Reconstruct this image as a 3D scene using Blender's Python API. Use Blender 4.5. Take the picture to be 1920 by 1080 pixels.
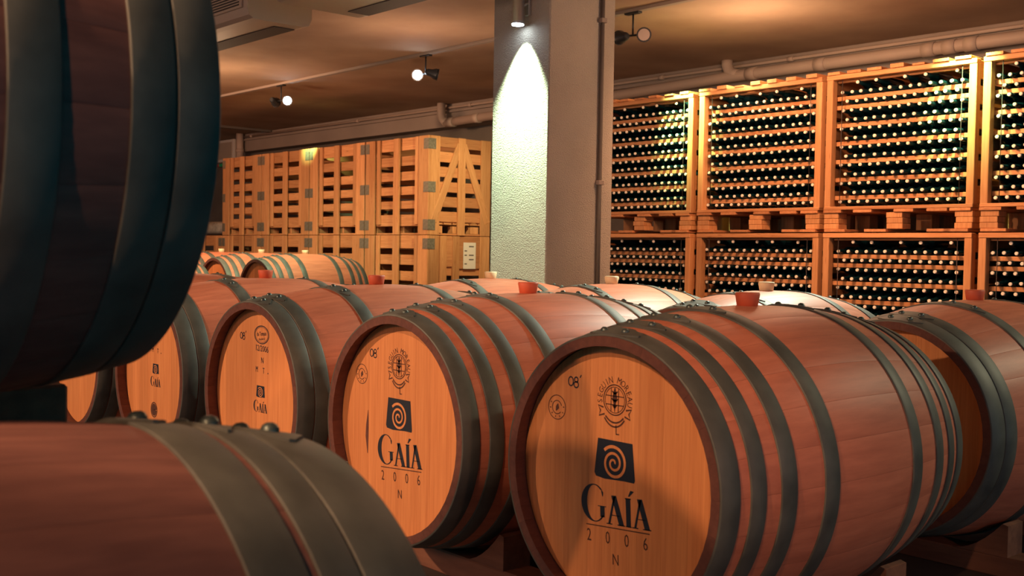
import bpy, bmesh, math, random
from mathutils import Vector, Matrix
random.seed(7)
PI = math.pi
S = bpy.context.scene
C = S.collection
for o in list(bpy.data.objects):
    bpy.data.objects.remove(o)

# ------------------------------------------------------------------ camera
# world frame: x runs along the back wall to the right, y towards that wall, z up, floor at 0
CZ = 0.85
FPX, YAW, PITCH, ROLL = 2028.9, 0.84273, 0.0324, 0.0168
fwd = Vector((-math.sin(YAW)*math.cos(PITCH), math.cos(YAW)*math.cos(PITCH), -math.sin(PITCH)))
rgt = Vector((math.cos(YAW), math.sin(YAW), 0)); upv = rgt.cross(fwd)
r2 = math.cos(ROLL)*rgt + math.sin(ROLL)*upv
u2 = -math.sin(ROLL)*rgt + math.cos(ROLL)*upv
cd = bpy.data.cameras.new('camera'); cam = bpy.data.objects.new('camera', cd); C.objects.link(cam)
m = Matrix((( r2.x, u2.x, -fwd.x, 0), (r2.y, u2.y, -fwd.y, 0), (r2.z, u2.z, -fwd.z, CZ), (0, 0, 0, 1)))
cam.matrix_world = m
cd.sensor_width = 36; cd.lens = FPX/1920*36; cd.clip_start = .02; cd.clip_end = 100
cd.dof.use_dof = True; cd.dof.focus_distance = 3.6; cd.dof.aperture_fstop = 9
S.camera = cam

# ------------------------------------------------------------------ world, exposure
w = bpy.data.worlds.new('cellar_world'); S.world = w; w.use_nodes = True
w.node_tree.nodes['Background'].inputs[0].default_value = (0.0, .30, .46, 1)
w.node_tree.nodes['Background'].inputs[1].default_value = 1.05
S.view_settings.view_transform = 'Standard'; S.view_settings.look = 'None'
S.view_settings.exposure = 0.0; S.view_settings.gamma = 1.0; S.view_settings.use_curve_mapping = False

# ------------------------------------------------------------------ lights
def lamp(name, kind, loc, energy, color, target=None, size=.05, cone=60, blend=.3, sy=None):
    d = bpy.data.lights.new(name, kind); d.energy = energy; d.color = color
    if kind == 'SPOT': d.spot_size = math.radians(cone); d.spot_blend = blend; d.shadow_soft_size = size
    elif kind == 'AREA':
        d.size = size
        if sy: d.shape = 'RECTANGLE'; d.size_y = sy
    else: d.shadow_soft_size = size
    o = bpy.data.objects.new(name, d); C.objects.link(o); o.location = loc
    if target is not None:
        o.rotation_euler = (Vector(target)-Vector(loc)).to_track_quat('-Z', 'Y').to_euler()
    return o
WARM = (1, .56, .33); ORANGE = (1, .47, .24); COOL = (.82, 1.0, .62); SPOTC = (.66, 1.0, .42)
CEIL = 2.43
# accent lamps of the visible ceiling row, aimed at the racks and crates
lamp('rack_spot_light', 'SPOT', (-2.78, 5.45, CEIL-.16), 330, SPOTC, (-2.80, 5.85, 1.80), .02, 50, 1)
lamp('rack_spot_light', 'SPOT', (-4.72, 5.45, CEIL-.16), 330, SPOTC, (-4.76, 5.85, 1.80), .02, 50, 1)
lamp('rack_spot_light', 'SPOT', (-9.95, 5.70, CEIL-.12), 200, SPOTC, (-10.24, 6.18, 2.0), .02, 30, 1)
lamp('crate_end_light', 'SPOT', (-6.6, 5.6, CEIL-.22), 200, (1, .80, .42), (-8.1, 6.6, 1.35), .02, 60, 1)
# pillar accent
lamp('pillar_spot_light', 'SPOT', (-4.235, 3.775, 2.025), 430, (.74, 1.0, .68), (-4.262, 3.85, 1.60), .012, 66, 1)
# lamps inferred from highlights and shadows, plus added fills and washes without fixtures
lamp('front_key_light', 'SPOT', (-1.05, -.73, 2.25), 165, WARM, (-1.80, 1.40, -.15), .025, 46, .3)
lamp('second_key_light', 'SPOT', (.15, -2.1, 2.36), 240, (1, .50, .26), (-1.85, 1.36, -.50), .03, 36, .3)
lamp('room_fill_light', 'AREA', (-2.0, -4.2, 2.3), 95, (1, .46, .28), (-2.0, 1.6, .4), 2.5, sy=1.2)  # broad soft fill added behind the camera for the barrel heads
lamp('front_left_light', 'SPOT', (-4.2, -1.6, 2.25), 460, WARM, (-3.40, 1.7, .4), .05, 48, .35)
lamp('aisle_fill', 'POINT', (-6.6, 1.4, 2.1), 16, ORANGE, None, .08)  # added point without a fixture, warms the front of the air units
lamp('back_right_light', 'SPOT', (.2, 5.2, 2.3), 150, (1, .9, .6), (-1.35, 2.85, .7), .05, 26, .8)
lamp('right_bay_fill', 'SPOT', (3.2, .9, 1.7), 120, (1, .36, .20), (-1.3, 2.6, .3), .1, 50, .8)  # unseen warm fill added for the lower right barrel sides
lamp('rack_wash_fill', 'SPOT', (-3.3, 4.45, 2.3), 170, ORANGE, (-3.6, 5.8, 1.0), .12, 140, .8)  # unseen wash added to brighten the rack fronts
lamp('crate_wash_fill', 'SPOT', (-9.3, 2.6, 2.25), 360, (1, .50, .28), (-10.2, 6.2, 1.2), .12, 110, .8)  # unseen wash added to brighten the crate fronts
lamp('far_barrel_light', 'SPOT', (-7.2, 4.2, 2.3), 240, COOL, (-8.8, 4.7, .8), .05, 80, .8)
lamp('behind_pillar_light', 'SPOT', (-2.6, 4.6, 2.3), 420, (.86, 1, .82), (-2.9, 3.3, .7), .05, 66, .8)
lamp('ceiling_glow_fill', 'POINT', (-8.8, 4.3, 1.8), 24, (1, .62, .36), None, .15)  # glow points added without fixtures, in place of upward spill on the ceiling
lamp('ceiling_glow_fill', 'POINT', (-6.2, 4.6, 1.8), 18, (1, .58, .36), None, .15)
lamp('ceiling_glow_fill', 'POINT', (-2.9, 4.7, 1.95), 28, WARM, None, .15)
lamp('ceiling_glow_fill', 'POINT', (-4.2, 5.75, 2.05), 20, (1, .66, .38), None, .15)
lamp('ceiling_glow_fill', 'POINT', (-13.0, 5.4, 2.25), 9, (1, .3, .08), None, .1)

# ------------------------------------------------------------------ materials
def nmat(name):
    mt = bpy.data.materials.new(name); mt.use_nodes = True
    return mt, mt.node_tree.nodes, mt.node_tree.links, mt.node_tree.nodes['Principled BSDF']
def wood(name, c1, c2, grain=(1, 1, 1), scale=6, rough=.6, vary=.25, bump=.15, knots=False, spec=.3):
    """grain: stretch of the noise in object space (a small number runs along the grain)"""
    mt, N, L, B = nmat(name)
    tc = N.new('ShaderNodeTexCoord'); mp = N.new('ShaderNodeMapping'); mp.inputs['Scale'].default_value = grain
    oi = N.new('ShaderNodeObjectInfo'); ad = N.new('ShaderNodeVectorMath'); ad.operation = 'ADD'
    ml = N.new('ShaderNodeVectorMath'); ml.operation = 'SCALE'; ml.inputs['Scale'].default_value = 9.0
    L.new(oi.outputs['Location'], ml.inputs[0]); L.new(tc.outputs['Object'], ad.inputs[0])
    cmb = N.new('ShaderNodeCombineXYZ'); mu = N.new('ShaderNodeMath'); mu.operation = 'MULTIPLY'; mu.inputs[1].default_value = 37.
    L.new(oi.outputs['Random'], mu.inputs[0])
    for k in range(3): L.new(mu.outputs[0], cmb.inputs[k])
    L.new(cmb.outputs[0], ad.inputs[1]); L.new(ad.outputs[0], mp.inputs[0])
    n1 = N.new('ShaderNodeTexNoise'); n1.inputs['Scale'].default_value = scale; n1.inputs['Detail'].default_value = 6; n1.inputs['Roughness'].default_value = .65
    L.new(mp.outputs[0], n1.inputs['Vector'])
    n2 = N.new('ShaderNodeTexNoise'); n2.inputs['Scale'].default_value = scale*.25; n2.inputs['Detail'].default_value = 3
    L.new(mp.outputs[0], n2.inputs['Vector'])
    mx = N.new('ShaderNodeMath'); mx.operation = 'MULTIPLY_ADD'; mx.inputs[1].default_value = .6
    hf = N.new('ShaderNodeMath'); hf.operation = 'MULTIPLY'; hf.inputs[1].default_value = .4
    L.new(n2.outputs['Fac'], hf.inputs[0]); L.new(n1.outputs['Fac'], mx.inputs[0]); L.new(hf.outputs[0], mx.inputs[2])
    cr = N.new('ShaderNodeValToRGB'); cr.color_ramp.elements[0].position = .34; cr.color_ramp.elements[1].position = .66
    cr.color_ramp.elements[0].color = (*c2, 1); cr.color_ramp.elements[1].color = (*c1, 1)
    L.new(mx.outputs[0], cr.inputs[0])
    hv = N.new('ShaderNodeHueSaturation')
    mr = N.new('ShaderNodeMapRange'); mr.inputs[3].default_value = 1-vary; mr.inputs[4].default_value = 1+vary
    L.new(oi.outputs['Random'], mr.inputs[0]); L.new(mr.outputs[0], hv.inputs['Value'])
    L.new(cr.outputs[0], hv.inputs['Color']); out = hv.outputs[0]
    if knots:
        vo = N.new('ShaderNodeTexVoronoi'); vo.inputs['Scale'].default_value = 5
        mk = N.new('ShaderNodeMapping'); mk.inputs['Scale'].default_value = [max(.5, g) if g > .3 else .5 for g in grain]
        L.new(ad.outputs[0], mk.inputs[0]); L.new(mk.outputs[0], vo.inputs['Vector'])
        kr = N.new('ShaderNodeValToRGB'); kr.color_ramp.elements[0].position = .05; kr.color_ramp.elements[0].color = (.35, .2, .12, 1)
        kr.color_ramp.elements[1].position = .11; kr.color_ramp.elements[1].color = (1, 1, 1, 1)
        L.new(vo.outputs['Distance'], kr.inputs[0])
        mm = N.new('ShaderNodeMix'); mm.data_type = 'RGBA'; mm.blend_type = 'MULTIPLY'; mm.inputs[0].default_value = 1
        L.new(out, mm.inputs[6]); L.new(kr.outputs[0], mm.inputs[7]); out = mm.outputs[2]
    L.new(out, B.inputs['Base Color'])
    B.inputs['Roughness'].default_value = rough; B.inputs['Specular IOR Level'].default_value = spec
    bp = N.new('ShaderNodeBump'); bp.inputs['Strength'].default_value = bump; bp.inputs['Distance'].default_value = .002
    L.new(n1.outputs['Fac'], bp.inputs['Height']); L.new(bp.outputs[0], B.inputs['Normal'])
    return mt
def plain(name, col, rough=.5, metal=0, noise=0., nscale=20, bump=0., bscale=80, bdist=.002, spec=.5, col2=None):
    mt, N, L, B = nmat(name)
    B.inputs['Roughness'].default_value = rough; B.inputs['Metallic'].default_value = metal; B.inputs['Specular IOR Level'].default_value = spec
    B.inputs['Base Color'].default_value = (*col, 1)
    tc = N.new('ShaderNodeTexCoord')
    if noise or col2:
        n = N.new('ShaderNodeTexNoise'); n.inputs['Scale'].default_value = nscale; n.inputs['Detail'].default_value = 6
        L.new(tc.outputs['Object'], n.inputs['Vector'])
        cr = N.new('ShaderNodeValToRGB'); cr.color_ramp.elements[0].position = .3; cr.color_ramp.elements[1].position = .7
        cr.color_ramp.elements[0].color = (*(col2 if col2 else [c*(1-noise) for c in col]), 1)
        cr.color_ramp.elements[1].color = (*[min(1, c*(1+noise)) for c in col], 1)
        L.new(n.outputs['Fac'], cr.inputs[0]); L.new(cr.outputs[0], B.inputs['Base Color'])
    if bump:
        n = N.new('ShaderNodeTexNoise'); n.inputs['Scale'].default_value = bscale; n.inputs['Detail'].default_value = 5
        L.new(tc.outputs['Object'], n.inputs['Vector'])
        bp = N.new('ShaderNodeBump'); bp.inputs['Strength'].default_value = bump; bp.inputs['Distance'].default_value = bdist
        L.new(n.outputs['Fac'], bp.inputs['Height']); L.new(bp.outputs[0], B.inputs['Normal'])
    return mt
def emit(name, col, st):
    mt, N, L, B = nmat(name)
    B.inputs['Base Color'].default_value = (0, 0, 0, 1)
    B.inputs['Emission Color'].default_value = (*col, 1); B.inputs['Emission Strength'].default_value = st
    return mt
M = {}
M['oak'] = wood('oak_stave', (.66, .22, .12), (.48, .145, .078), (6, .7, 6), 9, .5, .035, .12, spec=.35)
M['oak_shaded'] = wood('shaded_oak_stave', (.205, .090, .070), (.115, .050, .042), (6, .7, 6), 9, .6, .05, .15, spec=.25)  # same oak, darkened in colour to stand for shade on the near barrels
M['chime'] = wood('oak_chime', (.16, .065, .045), (.10, .04, .032), (6, 1, 6), 12, .7, .05, .1)
M['head'] = wood('oak_head', (.74, .32, .115), (.58, .22, .075), (30, 1, 1.2), 5, .6, .09, .08)
M['hoop'] = plain('galvanised_hoop', (.100, .105, .088), .58, .25, .28, 14, .12, 60, .001)
M['rivet'] = plain('rivet_steel', (.09, .12, .11), .4, .6)
M['pine'] = wood('crate_pine_upright', (.66, .34, .15), (.47, .205, .075), (14, 14, .8), 6, .65, .16, .12, True)
M['pine_h'] = wood('crate_pine_board', (.66, .34, .15), (.45, .19, .07), (.8, 14, 14), 6, .65, .18, .12, True)
M['pine_d'] = wood('crate_pine_depth', (.60, .28, .12), (.42, .17, .065), (14, .8, 14), 6, .65, .18, .12, True)
M['timber'] = wood('cradle_timber', (.26, .115, .065), (.15, .065, .04), (1, 8, 8), 5, .75, .15, .2)
M['glass'] = plain('dark_bottle_glass', (.003, .018, .024), .22, 0, spec=.35)
M['cap'] = plain('cork_end', (.95, .86, .70), .5)
M['stucco'] = plain('pillar_stucco', (.50, .46, .38), .9, 0, .10, 3, 1.0, 170, .010)
M['plaster'] = plain('ceiling_plaster', (.50, .36, .25), .85, 0, 0, 1.3, .25, 25, .004, col2=(.33, .22, .15))
M['beam'] = plain('beam_paint', (.30, .25, .21), .8, 0, .1, 2, .2, 30, .003)
M['pipe'] = plain('pipe_paint', (.47, .38, .31), .6, 0, .06, 4)
M['wall'] = plain('wall_render', (.14, .12, .10), .9, 0, .2, 2, .4, 60, .004)
M['floor'] = plain('floor_concrete', (.06, .05, .045), .7, 0, .25, 3, .3, 40, .003)
M['plate'] = plain('galvanised_plate', (.22, .20, .155), .55, .35, .25, 60)
M['wire'] = plain('dark_wire', (.06, .05, .05), .5, .5)
M['ac'] = plain('unit_beige_plastic', (.52, .42, .32), .5)
M['acdark'] = plain('unit_dark_recess', (.05, .04, .035), .7)
M['black'] = plain('black_lamp_metal', (.03, .035, .04), .4, .3)
M['silver'] = plain('brushed_lamp_metal', (.5, .5, .48), .35, .8)
M['lit'] = emit('lit_bulb', (.75, .88, 1.0), 30)
M['bulb'] = plain('unlit_bulb_glass', (.5, .42, .36), .15)
M['bungred'] = plain('red_bung_silicone', (.62, .12, .05), .55, 0, .08, 30)
M['bungpale'] = plain('pale_bung_silicone', (.80, .66, .40), .5, 0, .05, 30)
M['ink'] = plain('black_stencil_ink', (.012, .018, .03), .6)
M['ink2'] = plain('brown_branded_mark', (.09, .035, .02), .7)
M['paper'] = plain('paper', (.75, .70, .62), .8)
M['print'] = plain('print', (.12, .10, .10), .8)
M['wrap'] = plain('grey_wrap', (.33, .32, .28), .35, 0, .3, 18, .6, 14, .02)
M['red'] = plain('red_plastic', (.6, .04, .02), .4)
M['green'] = plain('green_plastic', (.03, .45, .2), .4)

# ------------------------------------------------------------------ helpers
def link(name, me, parent=None, loc=None, rot=None):
    o = bpy.data.objects.new(name, me); C.objects.link(o)
    if parent: o.parent = parent
    if loc is not None: o.location = loc
    if rot is not None: o.rotation_euler = rot
    return o
def thing(name, label, cat, loc=(0, 0, 0), rotz=0, group=None):
    o = link(name, None, None, loc, (0, 0, rotz)); o.empty_display_size = .05
    return tag(o, label, cat, group)
def tag(o, label, cat, group=None, kind=None):
    o['label'] = label; o['category'] = cat
    if group: o['group'] = group
    if kind: o['kind'] = kind
    return o
def struct(o): o['kind'] = 'structure'; return o
def meshof(bm, name, *mats, smooth=False):
    me = bpy.data.meshes.new(name); bm.to_mesh(me); bm.free()
    for mt in mats: me.materials.append(M[mt])
    if smooth:
        for p in me.polygons: p.use_smooth = True
    return me
_cache = {}
def boxmesh(dx, dy, dz, mt, bev=.0025):
    k = (round(dx, 4), round(dy, 4), round(dz, 4), mt, bev)
    if k in _cache: return _cache[k]
    bm = bmesh.new(); bmesh.ops.create_cube(bm, size=1)
    bmesh.ops.scale(bm, vec=(dx, dy, dz), verts=bm.verts)
    b = min(bev, min(dx, dy, dz)*.3)
    if b > 0: bmesh.ops.bevel(bm, geom=bm.edges[:], offset=b, segments=1, affect='EDGES')
    _cache[k] = meshof(bm, 'board', mt); return _cache[k]
def box(name, x0, x1, y0, y1, z0, z1, mt, parent=None, bev=.0025):
    return link(name, boxmesh(x1-x0, y1-y0, z1-z0, mt, bev), parent, ((x0+x1)/2, (y0+y1)/2, (z0+z1)/2))
def tube_bm(pts, r, seg=12, bm=None, caps=True):
    bm = bm or bmesh.new(); rings = []
    pts = [Vector(p) for p in pts]
    for i, p in enumerate(pts):
        d = (pts[min(i+1, len(pts)-1)]-pts[max(i-1, 0)]).normalized()
        a = d.orthogonal().normalized() if i == 0 else (pa-d*pa.dot(d)).normalized()
        pa = a; b = d.cross(a)
        rr = r[i] if isinstance(r, (list, tuple)) else r
        rings.append([bm.verts.new(p+rr*(math.cos(2*PI*k/seg)*a+math.sin(2*PI*k/seg)*b)) for k in range(seg)])
    for A, B_ in zip(rings, rings[1:]):
        for k in range(seg): bm.faces.new((A[k], A[(k+1) % seg], B_[(k+1) % seg], B_[k]))
    if caps: bm.faces.new(rings[0][::-1]); bm.faces.new(rings[-1])
    return bm
def tube(name, pts, r, mt, parent=None, seg=12, smooth=True):
    me = meshof(tube_bm(pts, r, seg), name, mt, smooth=False)
    for p in me.polygons: p.use_smooth = smooth and len(p.vertices) == 4
    return link(name, me, parent)

# ------------------------------------------------------------------ room shell
YW = 7.4; XL = -15.4; XR = 4.5; YF = -7.5
struct(box('floor', XL, XR, YF, YW+.1, -.1, 0, 'floor', bev=0))
struct(box('ceiling', XL, XR, YF, YW+.1, CEIL, CEIL+.1, 'plaster', bev=0))
struct(box('wall_back', XL, XR, YW, YW+.15, 0, CEIL, 'wall', bev=0))
struct(box('wall_left', XL-.15, XL, YF, YW+.15, 0, CEIL, 'wall', bev=0))
# beam under the ceiling with its mouldings
bmx = box('trim_1', -13.83, XR, 7.22, YW, 2.19, CEIL, 'beam', bev=.004); struct(bmx)
struct(box('trim_2', -13.83, XR, 7.19, 7.22, 2.335, 2.36, 'beam'))
struct(box('trim_3', XL, XR, 5.20, 5.245, CEIL-.022, CEIL, 'beam'))
struct(box('trim_4', -12.99, -12.94, 4.5, 7.2, CEIL-.03, CEIL, 'wall'))
# pillar with rough stucco
PX0, PX1, PY0, PY1 = -4.505, -4.06, 3.85, 4.34
struct(box('trim_5', PX0, PX1, PY0, PY1, 0, CEIL, 'stucco', bev=.006));
t = thing('conduit', 'thin grey conduit pipe running down the right face of the rough pillar', 'pipe', (PX1+.014, 4.225, 0))
tube('pipe', [(0, 0, .0), (0, 0, CEIL)], .011, 'wall', t)
for z in (.55, 1.235, 2.1): box('clamp', -.013, .016, -.02, .02, z-.012, z+.012, 'beam', t)
# drain pipes on the beam
t = thing('drain_pipe', 'thick painted drain pipe with upward elbows running along the ceiling beam', 'pipe', (0, 7.115, 0))
def elbow(x, z): return [(x-.0, 0, CEIL-.001), (x, 0, z+.09), (x+.02, 0, z+.045), (x+.06, 0, z+.015), (x+.11, 0, z)]
tube('elbow', elbow(-9.16, 2.215), .045, 'pipe', t)
tube('elbow', elbow(-5.42, 2.30), .045, 'pipe', t)
tube('pipe', [(-9.08, 0, 2.213), (-5.36, 0, 2.295), (XR, 0, 2.305)], .045, 'pipe', t, 16)
for x in (-9.02, -8.6, -5.22, -4.6, -3.75, -3.6, -3.45, -2.2): 
    z = 2.213+(x+9.08)/3.72*.082 if x < -5.36 else 2.296
    tube('coupling', [(x, 0, z), (x+.09, 0, z)], .051, 'pipe', t, 16)
t = thing('conduit', 'slim painted conduit with couplings along the top edge of the beam', 'pipe', (0, 7.195, CEIL-.045))
tube('pipe', [(-13.8, 0, 0), (XR, 0, 0)], .014, 'pipe', t)
for x in (-13.5, -10.9, -8.8, -6.2, -4.9, -3.1, -1.2): tube('coupling', [(x, 0, 0), (x+.05, 0, 0)], .02, 'pipe', t)
t = thing('pipe_stub', 'short vertical pipe end hanging below the far left end of the beam', 'pipe', (-13.7, 7.14, 2.05))
tube('pipe', [(0, 0, 0), (0, 0, CEIL-2.05)], .05, 'pipe', t, 14); tube('coupling', [(0, 0, .12), (0, 0, .17)], .058, 'pipe', t, 14)

# ------------------------------------------------------------------ barrels
BL, RO, RB, RI, REC, TH = .931, .289, .341, .268, .036, .021
NST = 26
def prof(y): t = y/(BL/2); return RB-(RB-RO)*t*t     # y from the middle
def stave_mesh(mat='oak'):
    bm = bmesh.new(); a = PI/NST; n = 18
    ang = [-a+.0004, -a*.94, -a*.3, a*.3, a*.94, a-.0004]
    ys = [-BL/2+BL*i/n for i in range(n+1)]
    def P(an, r, y): return bm.verts.new((r*math.sin(an), y, r*math.cos(an)))
    out = [[P(an, prof(y)-(.0003 if k in (0, 5) else 0), y) for k, an in enumerate(ang)] for y in ys]
    for i in range(n):
        for k in range(5):
            f = bm.faces.new((out[i][k], out[i+1][k], out[i+1][k+1], out[i][k+1])); f.smooth = True
    # inner surface, sides and the bevelled chime
    def inr(y): return max(prof(y)-TH, .1)
    inn = [[P(an, inr(y), y) for an in (ang[0], 0, ang[-1])] for y in ys]
    o2 = [[P(an, prof(y)-.0003, y) for an in (ang[0], ang[-1])] for y in ys]
    for i in range(n):
        for k in (0, 1): bm.faces.new((inn[i][k], inn[i][k+1], inn[i+1][k+1], inn[i+1][k])).material_index = 1
        bm.faces.new((o2[i][0], inn[i][0], inn[i+1][0], o2[i+1][0])).material_index = 1
        bm.faces.new((o2[i][1], o2[i+1][1], inn[i+1][2], inn[i][2])).material_index = 1
    for i in (0, n):
        e = [P(an, prof(ys[i]), ys[i]) for an in (ang[0], 0, ang[-1])]; g = [P(an, inr(ys[i]), ys[i]) for an in (ang[0], 0, ang[-1])]
        for k in range(2): bm.faces.new((e[k], e[k+1], g[k+1], g[k])).material_index = 1
    return meshof(bm, 'stave', mat, 'chime')
STAVE = stave_mesh(); STAVE_SHADED = stave_mesh('oak_shaded')
# head boards: chords of the head disc, unequal widths
cuts = [-.274, -.212, -.148, -.078, -.012, .058, .121, .187, .236, .274]
def head_boards():
    res = []
    for a, b in zip(cuts, cuts[1:]):
        a += .00015; b -= .00015; R = .2735
        xs = [a+(b-a)*(.5-.5*math.cos(PI*k/12)) for k in range(13)]
        top = [(x, math.sqrt(max(R*R-x*x, 0))) for x in xs]
        pts = top+[(x, -z) for x, z in reversed(top)]
        pts = [p for i, p in enumerate(pts) if i == 0 or (Vector(p)-Vector(pts[i-1])).length > 1e-4]
        if (Vector(pts[0])-Vector(pts[-1])).length < 1e-4: pts.pop()
        bm = bmesh.new()
        vs = [bm.verts.new((x, 0, z)) for x, z in pts]; bm.faces.new(vs)
        vb = [bm.verts.new((x, .016, z)) for x, z in pts]; bm.faces.new(vb[::-1])
        for i in range(len(vs)): bm.faces.new((vs[i], vb[i], vb[(i+1) % len(vs)], vs[(i+1) % len(vs)]))
        bmesh.ops.recalc_face_normals(bm, faces=bm.faces)
        res.append(meshof(bm, 'head_board', 'head'))
    return res
HEADS = head_boards()
HOOPSET = {'S': [(0, .045), (.072, .110), (.150, .192), (.275, .320)],
           'T': [(0, .050), (.053, .097), (.255, .300)],
           'G': [(0, .051), (.054, .103), (.172, .222)],
           'N': [(0, .071), (.074, .116), (.126, .182)]}
# angle of each hoop's riveted lap from the top, and half the spacing of its two rivets
LAPS = {'S': (0, .03, .02, .0), 'T': (.05, .06, .19), 'G': (-.13, -.17, -.28), 'N': (-.127, -.175, -.28)}
def lap_at(k, i, s): return LAPS[k][i] if s == 0 else -LAPS[k][i]
def hoop_mesh(s0, s1, lap, big=1.0):
    bm = bmesh.new(); n = 96; t = .0028
    y0, y1 = -BL/2+s0, -BL/2+s1
    def ring(y, ex): return [bm.verts.new(((prof(y)+ex)*math.sin(2*PI*k/n), y, (prof(y)+ex)*math.cos(2*PI*k/n))) for k in range(n)]
    ym = (y0+y1)/2
    R = [ring(y0, -.001), ring(y0, t), ring(y0+.0015, t+.0008), ring(ym, t), ring(y1-.0015, t+.0008), ring(y1, t), ring(y1, -.001)]
    for A, B_ in zip(R, R[1:]):
        for k in range(n):
            f = bm.faces.new((A[k], B_[k], B_[(k+1) % n], A[(k+1) % n])); f.smooth = True
    # lap: pointed overlapping end of the strip
    wd = (y1-y0)/2; k_n = 14; half = .055*big/prof(ym)
    e = t+.0032; rows = []
    for k in range(k_n+1):
        q = -1+2*k/k_n; an = lap+q*half*1.2
        wv = wd*min(1, (1-abs(q))*1.9+.1)*.98
        rows.append([bm.verts.new(((prof(ym+dy)+ee)*math.sin(an), ym+dy, (prof(ym+dy)+ee)*math.cos(an))) for dy, ee in ((-wv, t*.5), (-wv, e), (wv, e), (wv, t*.5))])
    for A, B_ in zip(rows, rows[1:]):
        for k in range(3): bm.faces.new((A[k], A[k+1], B_[k+1], B_[k]))
    bm.faces.new(rows[0][::-1]); bm.faces.new(rows[-1])
    bmesh.ops.recalc_face_normals(bm, faces=bm.faces)
    return meshof(bm, 'hoop', 'hoop')
def rivet_mesh():
    bm = bmesh.new(); seg = 10; rings = []
    for r, z in ((.0082, -.002), (.0082, .0015), (.0062, .0048), (.003, .0066)):
        rings.append([bm.verts.new((r*math.cos(2*PI*k/seg), r*math.sin(2*PI*k/seg), z)) for k in range(seg)])
    for A, B_ in zip(rings, rings[1:]):
        for k in range(seg): bm.faces.new((A[k], A[(k+1) % seg], B_[(k+1) % seg], B_[k])).smooth = True
    bm.faces.new(rings[-1])
    return meshof(bm, 'rivet', 'rivet')
RIVET = rivet_mesh()
HM = {}
for k, hs in HOOPSET.items():
    for i, (a, b) in enumerate(hs): HM[k, i] = hoop_mesh(a, b, LAPS[k][i]*(-1 if k in 'NG' else 1), 1.15 if k in 'NG' else 1)
def bung_mesh(mt):
    bm = tube_bm([(0, 0, -.01), (0, 0, .026), (0, 0, .030)], [.0225, .0285, .0270], 20)
    me = meshof(bm, 'bung', mt)
    for p in me.polygons: p.use_smooth = len(p.vertices) == 4
    return me
BUNG = {k: bung_mesh(k) for k in ('bungred', 'bungpale')}
def barrel(label, x, y, z, hoops='S', bung='bungred', group=None, rotz=0, bigrivet=1.0):
    """x,y = middle of the barrel, z = axis height; the head with the marks faces -y"""
    t = thing('wine_barrel', label, 'barrel', (x, y, z-RB), rotz, group)
    ax = Vector((0, 0, RB))
    spin = random.uniform(-.06, .06)
    for k in range(NST): link('stave', STAVE_SHADED if hoops in 'GN' else STAVE, t, ax, (0, 2*PI*k/NST+spin, 0))
    for s in (0, 1):
        for me in HEADS:
            link('head_board', me, t, (0, -BL/2+REC if s == 0 else BL/2-REC, RB), (0, 0, 0 if s == 0 else PI))
    for i, (a, b) in enumerate(HOOPSET[hoops]):
        for s in (0, 1):
            h = link('hoop', HM[hoops, i], t, ax, (0, 0, PI*s))
            ym = -BL/2+(a+b)/2; lp = LAPS[hoops][i]*(-1 if hoops in 'NG' else 1)
            for q in (-1, 1):
                an = lp+q*(.105 if hoops in 'NG' else .095); rr = prof(ym)+.0058
                rv = link('rivet', RIVET, h, (rr*math.sin(an), ym, rr*math.cos(an)), (0, an, 0)); rv.scale = (bigrivet,)*3
    if bung: link('bung', BUNG[bung], t, (0, 0, 2*RB))
    return t

# --- markings on the heads -------------------------------------------------
def flat(name, verts, faces, mt, parent, dy=0.0):
    """flat print lying on the front head; verts are (x, z) from the head centre"""
    yy = -BL/2+REC-.0006-dy
    me = bpy.data.meshes.new(name)
    me.from_pydata([(x, yy, z+RB) for x, z in verts], [], faces); me.materials.append(M[mt]); me.update()
    return link(name, me, parent)
def strip(pts, w, V, F, closed=False):
    """polyline with width (number or list) appended to V/F"""
    n = len(pts); b = len(V)
    for i, p in enumerate(pts):
        if closed: a, c = pts[(i-1) % n], pts[(i+1) % n]
        else: a, c = pts[max(i-1, 0)], pts[min(i+1, n-1)]
        d = Vector((c[0]-a[0], c[1]-a[1])); d = d.normalized() if d.length > 0 else Vector((1, 0))
        ww = (w[i] if isinstance(w, (list, tuple)) else w)/2
        V += [(p[0]-d.y*ww, p[1]+d.x*ww), (p[0]+d.y*ww, p[1]-d.x*ww)]
    for i in range(n-1 if not closed else n):
        j = (i+1) % n; F.append((b+2*i, b+2*i+1, b+2*j+1, b+2*j))
def circle(cx, cz, rx, rz, n=40, a0=0, a1=2*PI):
    return [(cx+rx*math.cos(a0+(a1-a0)*k/n), cz+rz*math.sin(a0+(a1-a0)*k/n)) for k in range(n+1)]
_tc = {}
def textgeo(s):
    if s not in _tc:
        cu = bpy.data.curves.new('t', 'FONT'); cu.body = s; cu.size = 1; cu.align_x = 'CENTER'; cu.resolution_u = 2
        o = bpy.data.objects.new('t', cu); C.objects.link(o)
        bpy.context.view_layer.update()
        me = bpy.data.meshes.new_from_object(o.evaluated_get(bpy.context.evaluated_depsgraph_get()))
        _tc[s] = ([(v.co.x, v.co.y) for v in me.vertices], [tuple(p.vertices) for p in me.polygons])
        bpy.data.objects.remove(o); bpy.data.curves.remove(cu); bpy.data.meshes.remove(me)
    return _tc[s]
def text(V, F, s, cx, cz, h, sx=1.0, rot=0):
    """h = cap height"""
    vs, fs = textgeo(s); k = h/.72; b = len(V); c, sn = math.cos(rot), math.sin(rot)
    for x, y in vs:
        x, y = x*k*sx, y*k-h/2
        V.append((cx+x*c-y*sn, cz+x*sn+y*c))
    F += [tuple(b+i for i in f) for f in fs]
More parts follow.
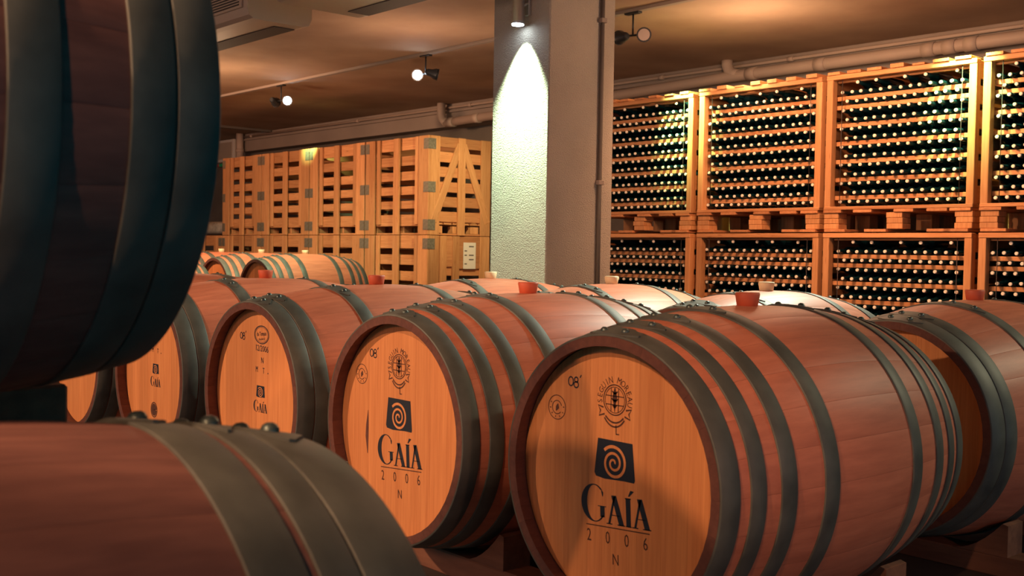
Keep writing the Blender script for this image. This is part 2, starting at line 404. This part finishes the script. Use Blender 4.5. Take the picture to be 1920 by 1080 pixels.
def serif_word(V, F, x0, z0, wd, hg, rot):
    """the name in roman capitals with a large first letter; box x0..x0+wd, baseline z0, first letter height hg"""
    P = []; G = []
    def st(pts, w): strip(pts, w, P, G)
    # G : 0..0.36 wide, height 1
    n = 26; pts = []; ws = []
    for k in range(n+1):
        a = math.radians(48+(322-48)*k/n); pts.append((.185+.165*math.cos(a), .5+.49*math.sin(a)))
        ws.append(.026+.066*max(0, -math.cos(a))**1.2)
    st(pts, ws); st([(.30, .86), (.312, .80), (.315, .70)], [.01, .03, .012])
    st([(.305, .43), (.305, .15)], .068); st([(.235, .435), (.365, .435)], .022)
    h = .74
    def A(x, w):
        st([(x+.03, 0), (x+w*.48, h)], .030); st([(x+w*.48-.012, h+.02), (x+w-.035, 0)], .076)
        st([(x+w*.22, h*.33), (x+w*.76, h*.33)], .020)
        st([(x-.012, .008), (x+.078, .008)], .026); st([(x+w-.10, .008), (x+w+.018, .008)], .026)
    A(.375, .255)
    st([(.70, 0), (.70, h)], .070); st([(.655, .008), (.745, .008)], .026); st([(.655, h-.008), (.745, h-.008)], .026)
    st([(.712, h+.05), (.765, h+.20)], [.02, .055])
    A(.765, .245)
    b = len(V); c, s = math.cos(rot), math.sin(rot)
    for x, y in P:
        x *= wd; y *= hg
        V.append((x0+x*c-y*s, z0+x*s+y*c))
    F += [tuple(b+i for i in f) for f in G]
def logo(t, cx, cz, wx, hz, small=False):
    """dark flared block with a spiral left in bare wood"""
    V = [(cx-.46*wx, cz+.50*hz), (cx+.44*wx, cz+.50*hz), (cx+.52*wx, cz-.40*hz), (cx+.50*wx, cz-.46*hz), (cx+.24*wx, cz-.46*hz),
         (cx-.26*wx, cz-.50*hz), (cx-.50*wx, cz-.47*hz), (cx-.54*wx, cz-.38*hz)]
    o = flat('logo', V, [tuple(range(8))[::-1]], 'ink', t)
    pts = []; ws = []; n = 90
    x, z = cx-.03*wx, cz-.07*hz
    for k in range(n+1):
        f = k/n; a = math.radians(138)-(1-f)*2*PI*2.4; r = (.035+.40*f)*hz
        pts.append((x+r*math.cos(a)*.86*wx/hz*.9, z+r*math.sin(a))); ws.append((.052+.028*f)*hz)
    V = []; F = []; strip(pts, ws, V, F)
    me = flat('spiral', V, F, 'head', t, .0004); me.parent = o
def crest(t, cx, cz, r):
    V = []; F = []
    for rr, w_ in ((.62, .05), (.53, .03)): strip(circle(cx, cz, rr*r, rr*r), w_*r, V, F)
    for dx in (-.2, .2): strip([(cx+dx*r, cz-.48*r), (cx+dx*r, cz+.48*r)], .04*r, V, F)
    for dz in (-.2, .16): strip([(cx-.5*r, cz+dz*r), (cx+.5*r, cz+dz*r)], .04*r, V, F)
    strip([(cx, cz-.5*r), (cx, cz-.2*r), (cx, cz+.1*r), (cx, cz+.5*r)], [.03*r, .1*r, .26*r, .05*r], V, F)   # oak sprig
    for k, (dx, dz) in enumerate(((.16, .3), (-.16, .3), (.2, .0), (-.2, .0), (.14, -.25), (-.14, -.25))):
        strip([(cx, cz+(dz-.05)*r), (cx+dx*r, cz+(dz+.06)*r)], [.12*r, .04*r], V, F)
    strip(circle(cx, cz+.02*r, .74*r, .95*r, 16, math.radians(228), math.radians(312)), .07*r, V, F)           # banner
    strip(circle(cx, cz-.10*r, .74*r, 1.0*r, 16, math.radians(222), math.radians(318)), .07*r, V, F)
    for s in (-1, 1):
        strip([(cx+s*.55*r, cz-.62*r), (cx+s*.86*r, cz-.72*r), (cx+s*.78*r, cz-.5*r), (cx+s*.92*r, cz-.3*r), (cx+s*.62*r, cz-.36*r)], .07*r, V, F)
    wd = 'SEGUIN MOREAU'
    for i, ch in enumerate(wd):
        if ch == ' ': continue
        a = math.radians(188-196*i/(len(wd)-1))
        text(V, F, ch, cx+.84*r*math.cos(a), cz+.84*r*math.sin(a), .28*r, .85, a-PI/2)
    flat('crest', V, F, 'ink2', t)
def stamp(t, cx, cz, r, mt='ink2'):
    V = []; F = []
    strip(circle(cx, cz, r, r), .07*r, V, F); strip(circle(cx, cz, .55*r, .55*r, 30, .3, 5.6), .07*r, V, F)
    strip([(cx-.1*r, cz-.3*r), (cx+.05*r, cz), (cx+.1*r, cz+.3*r)], [.06*r, .4*r, .1*r], V, F)
    for k in range(7):
        a = math.radians(150+k*36); strip([(cx+.7*r*math.cos(a), cz+.7*r*math.sin(a)), (cx+.86*r*math.cos(a), cz+.86*r*math.sin(a))], .08*r, V, F)
    flat('stamp', V, F, mt, t)
def chalk08(t, cx, cz, h):
    V = []; F = []
    strip(circle(cx-.30*h, cz, .30*h, .40*h, 20), .12*h, V, F)
    strip(circle(cx+.36*h, cz+.20*h, .22*h, .22*h, 16), .12*h, V, F); strip(circle(cx+.36*h, cz-.24*h, .28*h, .26*h, 16), .12*h, V, F)
    strip([(cx+.82*h, cz+.42*h), (cx+.98*h, cz+.66*h)], .11*h, V, F)
    flat('year_mark', V, F, 'ink', t)
def big_marks(t, dx=0, dz=0, extra=True):
    crest(t, -.008+dx, .156+dz, .050)
    for ch, x, z, h in (('L', 0, .096, .021), ('N', .003, -.169, .023)):
        V = []; F = []; text(V, F, ch, x+dx, z+dz, h, .8, .05); flat('cask_letter', V, F, 'ink2', t)
    logo(t, -.004+dx, .032+dz, .106, .082)
    V = []; F = []; serif_word(V, F, -.090+dx, -.105+dz, .182, .078, .07); flat('lettering', V, F, 'ink', t)
    V = []; F = []; strip([(-.082+dx, -.112+dz), (.093+dx, -.099+dz)], .0022, V, F)
    for ch, x, z in zip('2006', (-.073, -.020, .032, .082), (-.132, -.128, -.124, -.120)): text(V, F, ch, x+dx, z+dz, .0265, .75, .06)
    flat('vintage', V, F, 'ink2', t)
    chalk08(t, -.128+dx*.3, .182+dz, .024)
    stamp(t, -.176+dx, .122+dz, .026)
def small_marks(t, top=True, dx=0, stampy=False):
    V = []; F = []
    if top:
        strip(circle(.016, .190, .044, .027), .003, V, F); strip(circle(.016, .190, .039, .023), .0012, V, F)
        text(V, F, 'da Tempas', .016, .194, .013, .75, .1); text(V, F, 'FRANCE', .018, .177, .007, 1.1, .12)
        flat('oval_stamp', V, F, 'ink', t); V = []; F = []
        text(V, F, '12/2006', .018, .149, .019, .95, -.03)
        text(V, F, 'N', .022, .113, .019, .8)
        chalk08(t, -.105, .180, .024)
    text(V, F, 'M', -.012+dx, .084, .018, .75); text(V, F, 'T', .030+dx, .082, .018, .75)
    strip([(.055+dx, .0755), (.059+dx, .0755)], .004, V, F)
    flat('cask_letters', V, F, 'ink', t)
    logo(t, .013+dx, .016, .050, .036)
    V = []; F = []; serif_word(V, F, -.028+dx, -.048, .080, .036, .02); flat('lettering', V, F, 'ink', t)
    if stampy:
        V = []; F = []; strip(circle(-.02, -.132, .011, .011, 24), .022, V, F); strip(circle(-.02, -.132, .026, .026), .004, V, F); flat('stamp', V, F, 'ink2', t)

AX, AY, AZ, PT = -1.489, 2.050, CZ-.452, .743
GA = 'front row of barrels'
t = barrel('large foreground oak barrel at right centre, round dark logo on its half shaded head', AX, AY, AZ, 'S', 'bungred', GA); big_marks(t)
t = barrel('oak barrel with full logo head and a reddish knot, second from right in front', AX-PT, AY, AZ, 'S', 'bungred', GA); big_marks(t, -.006, .001)
V = []; F = []; strip([(-.150, -.085), (-.154, -.04), (-.153, -.01), (-.150, .03)], [.002, .013, .011, .001], V, F); flat('knot', V, F, 'chime', t)
t = barrel('oak barrel whose head reads 12/2006 above a small logo, third in the front row', AX-2*PT, AY, AZ, 'T', 'bungred', GA); small_marks(t)
t = barrel('oak barrel partly behind the hanging dark barrel, small logo and round stamp on head', AX-3*PT, AY, AZ, 'T', 'bungred', GA); small_marks(t, False, -.02, True)
t = barrel('plain headed oak barrel, only a sliver showing at far left of the front row', AX-4*PT, AY, AZ, 'T', 'bungred', GA)
GB = 'second row of barrels'
BY, BZ = 3.20, CZ-.458
barrel('barrel at the right edge with dark head, red bung and wide grey hoops', -1.50, BY, BZ, 'T', 'bungred', GB, -.03)
barrel('pale bunged barrel just behind the large foreground barrel, bottle racks behind it', -2.245, BY, BZ, 'T', 'bungpale', GB)
barrel('pale bunged barrel in front of the right foot of the pillar', -2.987, BY, BZ, 'T', 'bungpale', GB)
barrel('pale bunged barrel in front of the left foot of the pillar', -3.737, BY, BZ, 'T', 'bungpale', GB)
GC = 'far row of barrels by the crates'
CY_, CZZ = 4.80, CZ-.378
barrel('far barrel with pinkish belly and pale rear hoops, rightmost before the crates', -8.031, CY_, CZZ, 'S', 'bungpale', GC)
barrel('far pale green lit barrel, middle one of the three before the crates', -8.786, CY_, CZZ, 'S', 'bungpale', GC)
barrel('far barrel mostly hidden, leftmost of the three before the crates', -9.56, CY_, CZZ, 'S', 'bungpale', GC)
barrel('far barrel at the edge of the hanging dark barrel, in front of the far row', -8.55, 3.62, CZ-.43, 'S', None)
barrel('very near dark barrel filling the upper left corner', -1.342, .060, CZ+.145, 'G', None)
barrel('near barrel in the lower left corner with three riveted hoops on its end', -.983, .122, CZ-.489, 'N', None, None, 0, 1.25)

# ------------------------------------------------------------------ cradles under the barrels
def chock(x, y, z, s, label, g, H=.085):
    """wedge with a concave face; s=+1 leans against the barrel on its left"""
    bm = bmesh.new(); d = .045; pts = [(0, 0), (.15, 0), (.15, H), (.135, H+.004)]
    for k in range(1, 6):
        f = k/6; pts.append((.135-.135*f, (H+.004)*(1-f)**1.8))
    a = [bm.verts.new((px*s, -d, pz)) for px, pz in pts]; b = [bm.verts.new((px*s, d, pz)) for px, pz in pts]
    bm.faces.new(a); bm.faces.new(b[::-1])
    for i in range(len(pts)): bm.faces.new((a[i], b[i], b[(i+1) % len(pts)], a[(i+1) % len(pts)]))
    bmesh.ops.recalc_face_normals(bm, faces=bm.faces)
    return tag(link('barrel_chock', meshof(bm, 'chock', 'timber'), None, (x, y, z)), label, 'chock', g)
def cradle(y, z, xs, rowname, x0, x1, names):
    rb = prof(.205)+.004
    for yy, wh in ((y-.25, 'front'), (y+.25, 'back')):
        top = z-rb
        tag(box('cradle_rail', x0, x1, yy-.045, yy+.045, 0, top, 'timber', None, .004),
            'long wooden cradle rail under the %s of the %s' % (wh, rowname), 'timber', 'cradle rails')
        for x, nm in zip(xs, names):
            for s in (-1, 1):
                chock(x+s*.098, yy, top, s, '%s %s wooden chock under %s' % (wh, 'left' if s < 0 else 'right', nm), 'chocks under the %s' % rowname)
cradle(AY, AZ, [AX-k*PT for k in range(5)], 'front barrel row', -4.85, -1.05, ['the large foreground barrel', 'the barrel with the reddish knot', 'the barrel marked 12/2006', 'the barrel with the round stamp', 'the leftmost plain headed barrel'])
cradle(BY, BZ, [-1.5, -2.245, -2.987, -3.737], 'second barrel row', -4.1, -1.05, ['the barrel at the right edge', 'the pale bunged barrel behind the large one', 'the barrel before the right pillar foot', 'the barrel before the left pillar foot'])
cradle(CY_, CZZ, [-8.031, -8.786, -9.56], 'far barrel row', -9.95, -7.6, ['the rightmost far barrel', 'the middle far barrel', 'the leftmost far barrel'])
cradle(3.62, CZ-.43, [-8.55], 'lone far barrel', -8.9, -8.2, ['the lone far barrel beside the hanging dark one'])
cradle(.122, CZ-.489, [-.983], 'nearest barrel', -1.4, -.6, ['the near barrel at lower left'])
# timber at the far left that carries the upper near barrel
t = thing('support_trestle', 'timber beam ending left of the hanging dark barrel, lit along its top', 'timber', (-1.60, 0, 0))
box('beam', -.075, .055, -1.2, .545, .575, .655, 'timber', t, .004)
for y in (-1.0, -.35): box('post', -.05, .05, y-.05, y+.05, 0, .575, 'timber', t, .004)
box('cross_beam', -.05, .385, -.27, -.19, .60, .654, 'timber', t, .004)

# ------------------------------------------------------------------ bottle racks
def bottle_mesh(seg=10):
    bm = bmesh.new(); prf = [(0, 0.0), (0, .0085), (.002, .0098), (.008, .0100), (.009, .0120), (.075, .0150), (.105, .0295), (.115, .0300), (.285, .0300), (.29, .026)]
    rings = []
    for y, r in prf[1:]:
        rings.append([bm.verts.new((r*math.cos(2*PI*k/seg), y, r*math.sin(2*PI*k/seg))) for k in range(seg)])
    for i, (A, B_) in enumerate(zip(rings, rings[1:])):
        for k in range(seg):
            f = bm.faces.new((A[k], A[(k+1) % seg], B_[(k+1) % seg], B_[k])); f.smooth = True
            f.material_index = 1 if i < 2 else 0
    f = bm.faces.new(rings[0][::-1]); f.material_index = 1
    bm.faces.new(rings[-1])
    bmesh.ops.recalc_face_normals(bm, faces=bm.faces)
    return meshof(bm, 'bottle', 'glass', 'cap')
BOT = bottle_mesh()
BT = [v.co.copy() for v in BOT.vertices]; BFc = [(tuple(p.vertices), p.material_index) for p in BOT.polygons]
RY = 5.80; RD = .80
bottles = []       # (x, y, z, where)
def rack(x0, x1, z0, z1, pal, label, group, where, toprows=14):
    """open fronted pine bin on a pallet; every board is a part"""
    W = x1-x0; t = thing('bottle_rack', label, 'rack', (x0, RY, z0), 0, group)
    H = z1-z0; pw = .042
    for xx in (0, W-pw):
        for yy in (0, RD-.05):
            box('post', xx, xx+pw, yy, yy+.05, pal, H-.03, 'pine', t)
        n = 6
        for k in range(n):
            zz = pal+.02+k*(H-pal-.13)/(n-1)
            xa = .0 if xx == 0 else W-.016
            box('side_board', xa+.002, xa+.014, .05, RD-.05, zz, zz+.10, 'pine_d', t)
    box('top_rail', 0, W, -.004, .05, H-.032, H-.004, 'pine_h', t)
    box('inner_rail', pw, W-pw, .052, .075, H-.046, H-.034, 'pine_h', t)
    box('bottom_rail', 0, W, -.004, .07, pal-.002, pal+.018, 'pine_h', t)
    for k in range(5): box('floor_board', .01, W-.01, .08+k*.145, .20+k*.145, pal, pal+.016, 'pine_h', t)
    for k in range(8):
        zz = pal+.03+k*.095
        if zz+.08 < H: box('back_board', 0, W, RD-.014, RD, zz, zz+.08, 'pine_h', t)
    # pallet
    bh = .018
    for k, xx in enumerate((.0, W/2-.05, W-.10)):
        for yy in (0, RD/2-.05, RD-.10):
            lay = 3 if yy == 0 else 1; hh = (pal-.002-2*bh)/lay
            for q in range(lay):
                o_ = random.uniform(-.006, .006)
                box('pallet_block', max(0, xx+o_), min(W, xx+.10+o_), yy+.004, yy+.10, bh+q*hh, bh+(q+1)*hh-.001, 'pine', t)
    for k, xx in enumerate((0.0, .20, .46, .66, W-.13)):
        box('pallet_board', xx, xx+.12, -.006, RD, pal-.002-bh, pal-.003, 'pine_d', t, .002)
    for k, xx in enumerate((0.01, W*.30, W*.72, W-.16)):
        box('pallet_foot_board', xx, xx+.14, -.008, RD, 0, bh-.001, 'pine_d', t, .002)
    # loose battens on the lid
    if toprows == 14 and z1 > 1.5:
        for k in range(7):
            xx = .01+k*(W-.12)/6+random.uniform(-.01, .01)
            box('lid_board', xx, xx+random.uniform(.07, .10), -.008-random.random()*.01, RD-.02, H-.004, H+random.choice((.008, .014, .02)), 'pine_d', t, .002)
    # shelves: battens between the bottle rows
    zb = pal+.018; dz = .0545
    for k in (1, 3, 5, 7, 9, 11, 12):
        zz = zb+k*dz+.0005
        box('shelf_batten', pw*.6, W-pw*.6, .060, .082, zz-.012, zz+.013, 'pine_h', t, .0015)
    for xx in (.10, W-.085): tube('tie_rod', [(xx, .01, pal+.018), (xx, .01, H-.033)], .0022, 'wire', t, 6)
    # bottles
    px = .0613; n = int((W-2*pw+.012)/px)
    for r_ in range(14):
        odd = r_ % 2; cnt = n-odd; xs = W/2-(cnt-1)*px/2
        for c in range(cnt):
            if r_ == 13 and (c*7+int(x0*10)) % 5 > 1: continue           # gaps in the loose top row
            bottles.append((x0+xs+c*px+random.uniform(-.003, .003), RY+.022+random.uniform(-.006, .008), z0+zb+.031+r_*dz+random.uniform(-.002, .002), where, r_, c))
    return t
ZS = CZ+.158; ZT = CZ+1.105
spans = [(-5.635, -4.695, 'beside the pillar'), (-4.641, -3.700, 'second from the pillar'), (-3.668, -2.745, 'third from the pillar'), (-2.708, -1.77, 'cut by the right edge')]
for a, b, s in spans:
    rack(a, b, ZS, ZT, .135, 'upper pine rack full of dark bottles, %s' % s, 'upper bottle racks', 'upper rack '+s)
    rack(a, b, 0, ZS-.002, .190, 'lower pine rack of dark bottles under another, %s' % s, 'lower bottle racks', 'lower rack '+s)
def px_of(p):
    d = Vector(p)-Vector((0, 0, CZ)); z = d.dot(fwd)
    return 960+FPX*d.dot(r2)/z, 540-FPX*d.dot(u2)/z, z
vis = []; rest = []
for b in bottles:
    x, y, z = px_of(b[:3])
    lim = 575 if x < 1620 else 600
    hide = (x < 1145) or (x > 1915) or (y > lim-(40 if x < 1320 else 0))
    (rest if hide else vis).append((z, b))
vis.sort(key=lambda q: q[0])
ORD = 'first second third fourth fifth sixth seventh eighth ninth tenth eleventh twelfth thirteenth fourteenth fifteenth'.split()
for z, b in vis[:300]:
    tag(link('wine_bottle', BOT, None, b[:3]), 'dark wine bottle %s row down %s from left %s' % (ORD[13-b[4]], ORD[b[5]], b[3]), 'bottle', 'bottles in the '+b[3])
rest += vis[300:]
Vs = []; Fs = []; Mi = []
for z, b in rest:
    k = len(Vs); Vs += [(v.x+b[0], v.y+b[1], v.z+b[2]) for v in BT]
    for f, mi in BFc: Fs.append(tuple(k+i for i in f)); Mi.append(mi)
me = bpy.data.meshes.new('bottles'); me.from_pydata(Vs, [], Fs)
me.materials.append(M['glass']); me.materials.append(M['cap']); me.polygons.foreach_set('material_index', Mi); me.update()
tag(link('wine_bottles', me), 'remaining rows of dark wine bottles with pale neck ends filling the racks', 'bottles', None, 'stuff')

# ------------------------------------------------------------------ pine crates
KY = 6.18; KD = .77
def plate(t, x, y, z, dx, dy, dz): box('corner_plate', x, x+dx, y, y+dy, z, z+dz, 'plate', t, 0)
def crate(x0, x1, z0, z1, label, group, endface=False, lower=False, skip=()):
    W = x1-x0; H = z1-z0; t = thing('pine_crate', label, 'crate', (x0, KY, z0), 0, group)
    k = H/.947; pw = .155; ib = .07
    slots = [.150, .300, .445, .585, .720]; sh = .056
    # uprights of the front, doubled at the sides, and the centre one
    for xx, ww, yy in ((.004, pw, 0), (W-pw-.004, pw, 0), (W/2-.045, .09, 0), (pw+.022, .055, .012), (W-pw-.077, .055, .012)):
        zb = 0 if ww > .06 else .10*k
        box('upright', xx, xx+ww, yy, yy+.022, zb, H-.003, 'pine', t)
    # horizontal boards behind, leaving slots
    edges = [0]+[s for c in slots for s in (c-sh/2, c+sh/2)]+[.862]
    for a, b in zip(edges[::2], edges[1::2]):
        if b-a > .01: box('slat', .01, W-.01, .036, .054, H-b*k, H-a*k-.002, 'pine_h', t)
    box('pallet_rail', .01, W-.01, .036, .06, .0, .018, 'pine_h', t)
    box('deck_board', .01, W-.01, .036, .10, .088, .106, 'pine_h', t)
    for xx in (.01, W/2-.06, W-.13): box('pallet_block', xx, xx+.12, .062, .16, .019, .087, 'pine', t)
    for q in range(6): box('floor_board', .012, W-.03, .11+q*.108, .20+q*.108, .10, .118, 'pine_h', t)
    box('back_slat', .01, W-.01, KD-.02, KD, H-.14, H-.01, 'pine_h', t)
    box('back_slat', .01, W-.01, KD-.02, KD, .12, .24, 'pine_h', t)
    # left end
    for a, b in zip(edges[::2], edges[1::2]): box('end_slat', .005, .023, .06, KD-.03, H-b*k, H-a*k-.01, 'pine_d', t)
    # metal plates
    for zz in ((.03, .44, .80) if not lower else (.03, .46, .82)):
        plate(t, .004 if x0 < -12 else -.001, -.003, H-zz*k-.10, .07, .004, .10)
        plate(t, W-.075, -.003, H-zz*k-.10, .076, .004, .10)
        if endface: plate(t, W-.002, .0, H-zz*k-.10, .004, .085, .10)
    # right end
    e = W
    box('end_post', e-.022, e-.003, .023, .14, 0, H-.003, 'pine', t)
    box('end_post', e-.022, e-.003, KD-.12, KD, 0, H-.003, 'pine', t)
    zz = H-.004; q = 0
    while zz-.095 > .12:
        box('end_slat', e-.045, e-.024, .03, KD-.03, zz-.098, zz, 'pine_d', t); zz -= .142
    box('end_rail', e-.045, e-.024, .03, KD-.03, 0, .018, 'pine_d', t)
    for yy in (.16, KD/2, KD-.16): box('pallet_block', e-.125, e-.046, yy-.05, yy+.05, .019, .087, 'pine', t)
    if endface:
        yc = KD/2+.02
        if not lower:
            box('brace_upright', e-.022, e+.004, yc-.042, yc+.042, 0, H-.004, 'pine', t)
            for s in (-1, 1):
                p0 = Vector((0, yc+s*.03, H-.09)); p1 = Vector((0, yc+s*.325, .15)); d = p1-p0
                o = link('brace', boxmesh(.020, .075, d.length+.05, 'pine'), t, (e-.010, (p0.y+p1.y)/2, (p0.z+p1.z)/2), (math.atan2(-d.y, d.z), 0, 0))
        else:
            box('brace_upright', e-.022, e+.004, yc-.10, yc-.02, 0, H-.004, 'pine', t)
            box('brace_upright', e-.022, e+.004, .15, .23, 0, H-.004, 'pine', t)
            box('end_panel', e-.023, e-.006, .23, yc-.10, H-.30, H-.01, 'pine_d', t)
            box('end_panel', e-.023, e-.006, yc-.02, KD-.12, H-.32, H-.01, 'pine_d', t)
    return t
kx = [-8.133, -9.199, -10.275, -11.334, -12.305]
kn = ['with the triangular brace on its right end', 'second from the braced end', 'third from the braced end, under the green spot of light', 'at the far left end']
KT = CZ+1.097; KS = CZ+.158
for i in range(4):
    crate(kx[i+1]+.012, kx[i]-.004, KS, KT, 'upper pine crate %s' % kn[i], 'upper pine crates', i == 0)
ln = ['at the right end, paper sheet on its side', 'second from the right', 'third from the right', 'fourth from the right', 'leftmost, jutting out past the upper row']
kx2 = kx+[-13.37]
for i in range(5):
    crate(kx2[i+1]+.012, kx2[i]-.004, 0, KS-.002, 'lower pine crate %s' % ln[i], 'lower pine crates', i == 0, True)
# paper on the lower end crate
xe = kx[0]-.004
t = thing('paper_sheet', 'white printed sheet pinned on the side of the lower right crate', 'paper', (xe+.0055, KY+.53, KS-.20))
box('sheet', 0, .0015, -.10, .055, -.12, .135, 'paper', t, 0)
for r_ in range(5):
    for c, (a, b) in enumerate(((-.085, -.055), (-.03, .03))):
        if (r_*2+c) % 3: box('print_line', .0016, .0020, a, b, .09-r_*.042, .102-r_*.042, 'print', t, 0)
# board high on the wall, left
t = thing('wall_notice', 'pale framed notice board high on the dark wall at far left', 'sign', (-14.6, 7.36, 2.12))
box('frame', -.29, .29, 0, .04, -.02, .30, 'paper', t, .006)
box('panel', -.24, .24, -.004, .0, .02, .26, 'ac', t, 0)
t = thing('exit_marker', 'small red and green marker light under the pale notice', 'sign', (-14.72, 7.34, 2.035))
box('red_part', -.10, 0, 0, .05, 0, .045, 'red', t); box('green_part', 0.0, .10, 0, .05, 0, .045, 'green', t)
# wrapped bundle on the leftmost lower crate
def lump(name, loc, sx, sy, sz, mt, seed):
    bm = bmesh.new(); bmesh.ops.create_icosphere(bm, subdivisions=3, radius=1); rnd = random.Random(seed)
    for v in bm.verts:
        c = v.co; p = 4
        k = (abs(c.x)**p+abs(c.y)**p+abs(c.z)**p)**(-1/p); c *= k*(1+rnd.uniform(-.035, .035))
        v.co = Vector((c.x*sx, c.y*sy, (c.z+1)*sz))
    return link(name, meshof(bm, name, mt, smooth=True), None, loc)
tag(lump('wrapped_bundle', (-12.86, 6.55, KS+.002), .44, .28, .09, 'wrap', 3), 'grey wrapped bundle lying on the leftmost lower crate in the dark', 'bundle')

# ------------------------------------------------------------------ ceiling lamps
def par_head(t, loc, direction, lit, r=.045):
    d = Vector(direction).normalized(); L_ = .095
    p = Vector(loc)
    h = tube('lamp_head', [p-d*L_*.75, p-d*L_*.55, p-d*L_*.2, p+d*L_*.1, p+d*L_*.3], [r*.35, r*.6, r*.7, r, r], 'black', t, 16)
    tube('rim', [p+d*L_*.29, p+d*L_*.36], r*1.06, 'silver' if lit else 'black', h, 16)
    tube('bulb', [p+d*L_*.30, p+d*L_*.375], r*.84, 'lit' if lit else 'bulb', h, 16)
def twin(x, y, drop, lits, dirs, label):
    t = thing('twin_spotlight', label, 'spotlight', (x, y, CEIL), 0, 'twin ceiling spotlights')
    box('ceiling_plate', -.06, .06, -.02, .02, -.035, -.0225, 'black', t)
    tube('rod', [(0, 0, -.03), (0, 0, -drop)], .006, 'black', t, 8)
    tube('cross_bar', [(-.06, -.02, -drop), (.06, .02, -drop)], .007, 'black', t, 8)
    for s, l, d in zip((-1, 1), lits, dirs): par_head(t, (s*.075, s*.025, -drop-.005), d, l)
cdir = (.55, -.75, -.38)
twin(-4.73, 5.22, .17, (0, 0), ((-.8, .2, .05), (.6, -.75, -.1)), 'unlit black twin spotlight hanging right of the pillar')
twin(-6.93, 5.22, .17, (1, 0), ((.80, -.58, -.12), (.5, .8, -.2)), 'lit twin spotlight hanging just left of the pillar')
twin(-9.20, 5.22, .17, (0, 1), ((-.5, .8, -.2), (.84, -.5, -.11)), 'lit twin spotlight farthest left under the ceiling strip')
twin(-2.75, 5.22, .17, (1, 0), ((.5, -.85, -.14), (.5, .8, -.2)), 'lit twin spotlight cut by the top edge above the racks')
# pillar lamp
t = thing('pillar_spotlight', 'silver cylinder spotlight fixed high on the pillar, lighting its face', 'spotlight', (-4.235, PY0, 2.14))
box('wall_plate', -.035, .035, -.02, -.001, -.05, .09, 'silver', t)
tube('arm', [(0.02, -.01, .02), (.02, -.04, .0), (0, -.055, -.02)], .008, 'silver', t, 8)
tube('lamp_body', [(0, -.062, .10), (0, -.062, .08), (0, -.064, -.085), (0, -.065, -.10)], [.02, .030, .034, .036], 'silver', t, 20)
tube('bulb', [(0, -.065, -.099), (0, -.065, -.104)], .031, 'lit', t, 20)

# ------------------------------------------------------------------ ceiling air units
def ac_unit(x0, x1, y0, y1, z0, label):
    t = thing('ceiling_air_unit', label, 'air conditioner', (x0, y0, z0), 0, 'ceiling air units')
    W = x1-x0; D = y1-y0; H = CEIL-z0-.001; bm = bmesh.new()
    prf = [(0, H), (0, .06), (.012, .02), (.04, .004), (.09, 0), (D-.06, 0), (D-.02, .012), (D-.002, .05), (D, H)]
    a = [bm.verts.new((0, y, z)) for y, z in prf]; b = [bm.verts.new((W, y, z)) for y, z in prf]
    bm.faces.new(a); bm.faces.new(b[::-1])
    for i in range(len(prf)): bm.faces.new((a[i], b[i], b[(i+1) % len(prf)], a[(i+1) % len(prf)]))
    bmesh.ops.recalc_face_normals(bm, faces=bm.faces)
    link('body', meshof(bm, 'body', 'ac'), t)
    box('outlet', .10, W-.10, D-.20, D-.06, -.004, -.0005, 'acdark', t, 0)
    g = box('grille', .06, W-.05, -.012, -.001, .065, H-.015, 'ac', t)
    for k in range(9): 
        sx = box('grille_slat', -W/2+.08, W/2-.08, -.010, -.0065, -H/2+.055+k*.016, -H/2+.062+k*.016, 'acdark', None, 0); sx.parent = g
    return t
ac_unit(-7.3, -5.72, 3.02, 3.45, CZ+1.33, 'beige ceiling air unit with slotted grille, beside the hanging dark barrel')
ac_unit(-5.26, -3.9, 2.93, 3.54, CZ+1.33, 'beige ceiling air unit cut by the top edge, nearer the pillar')
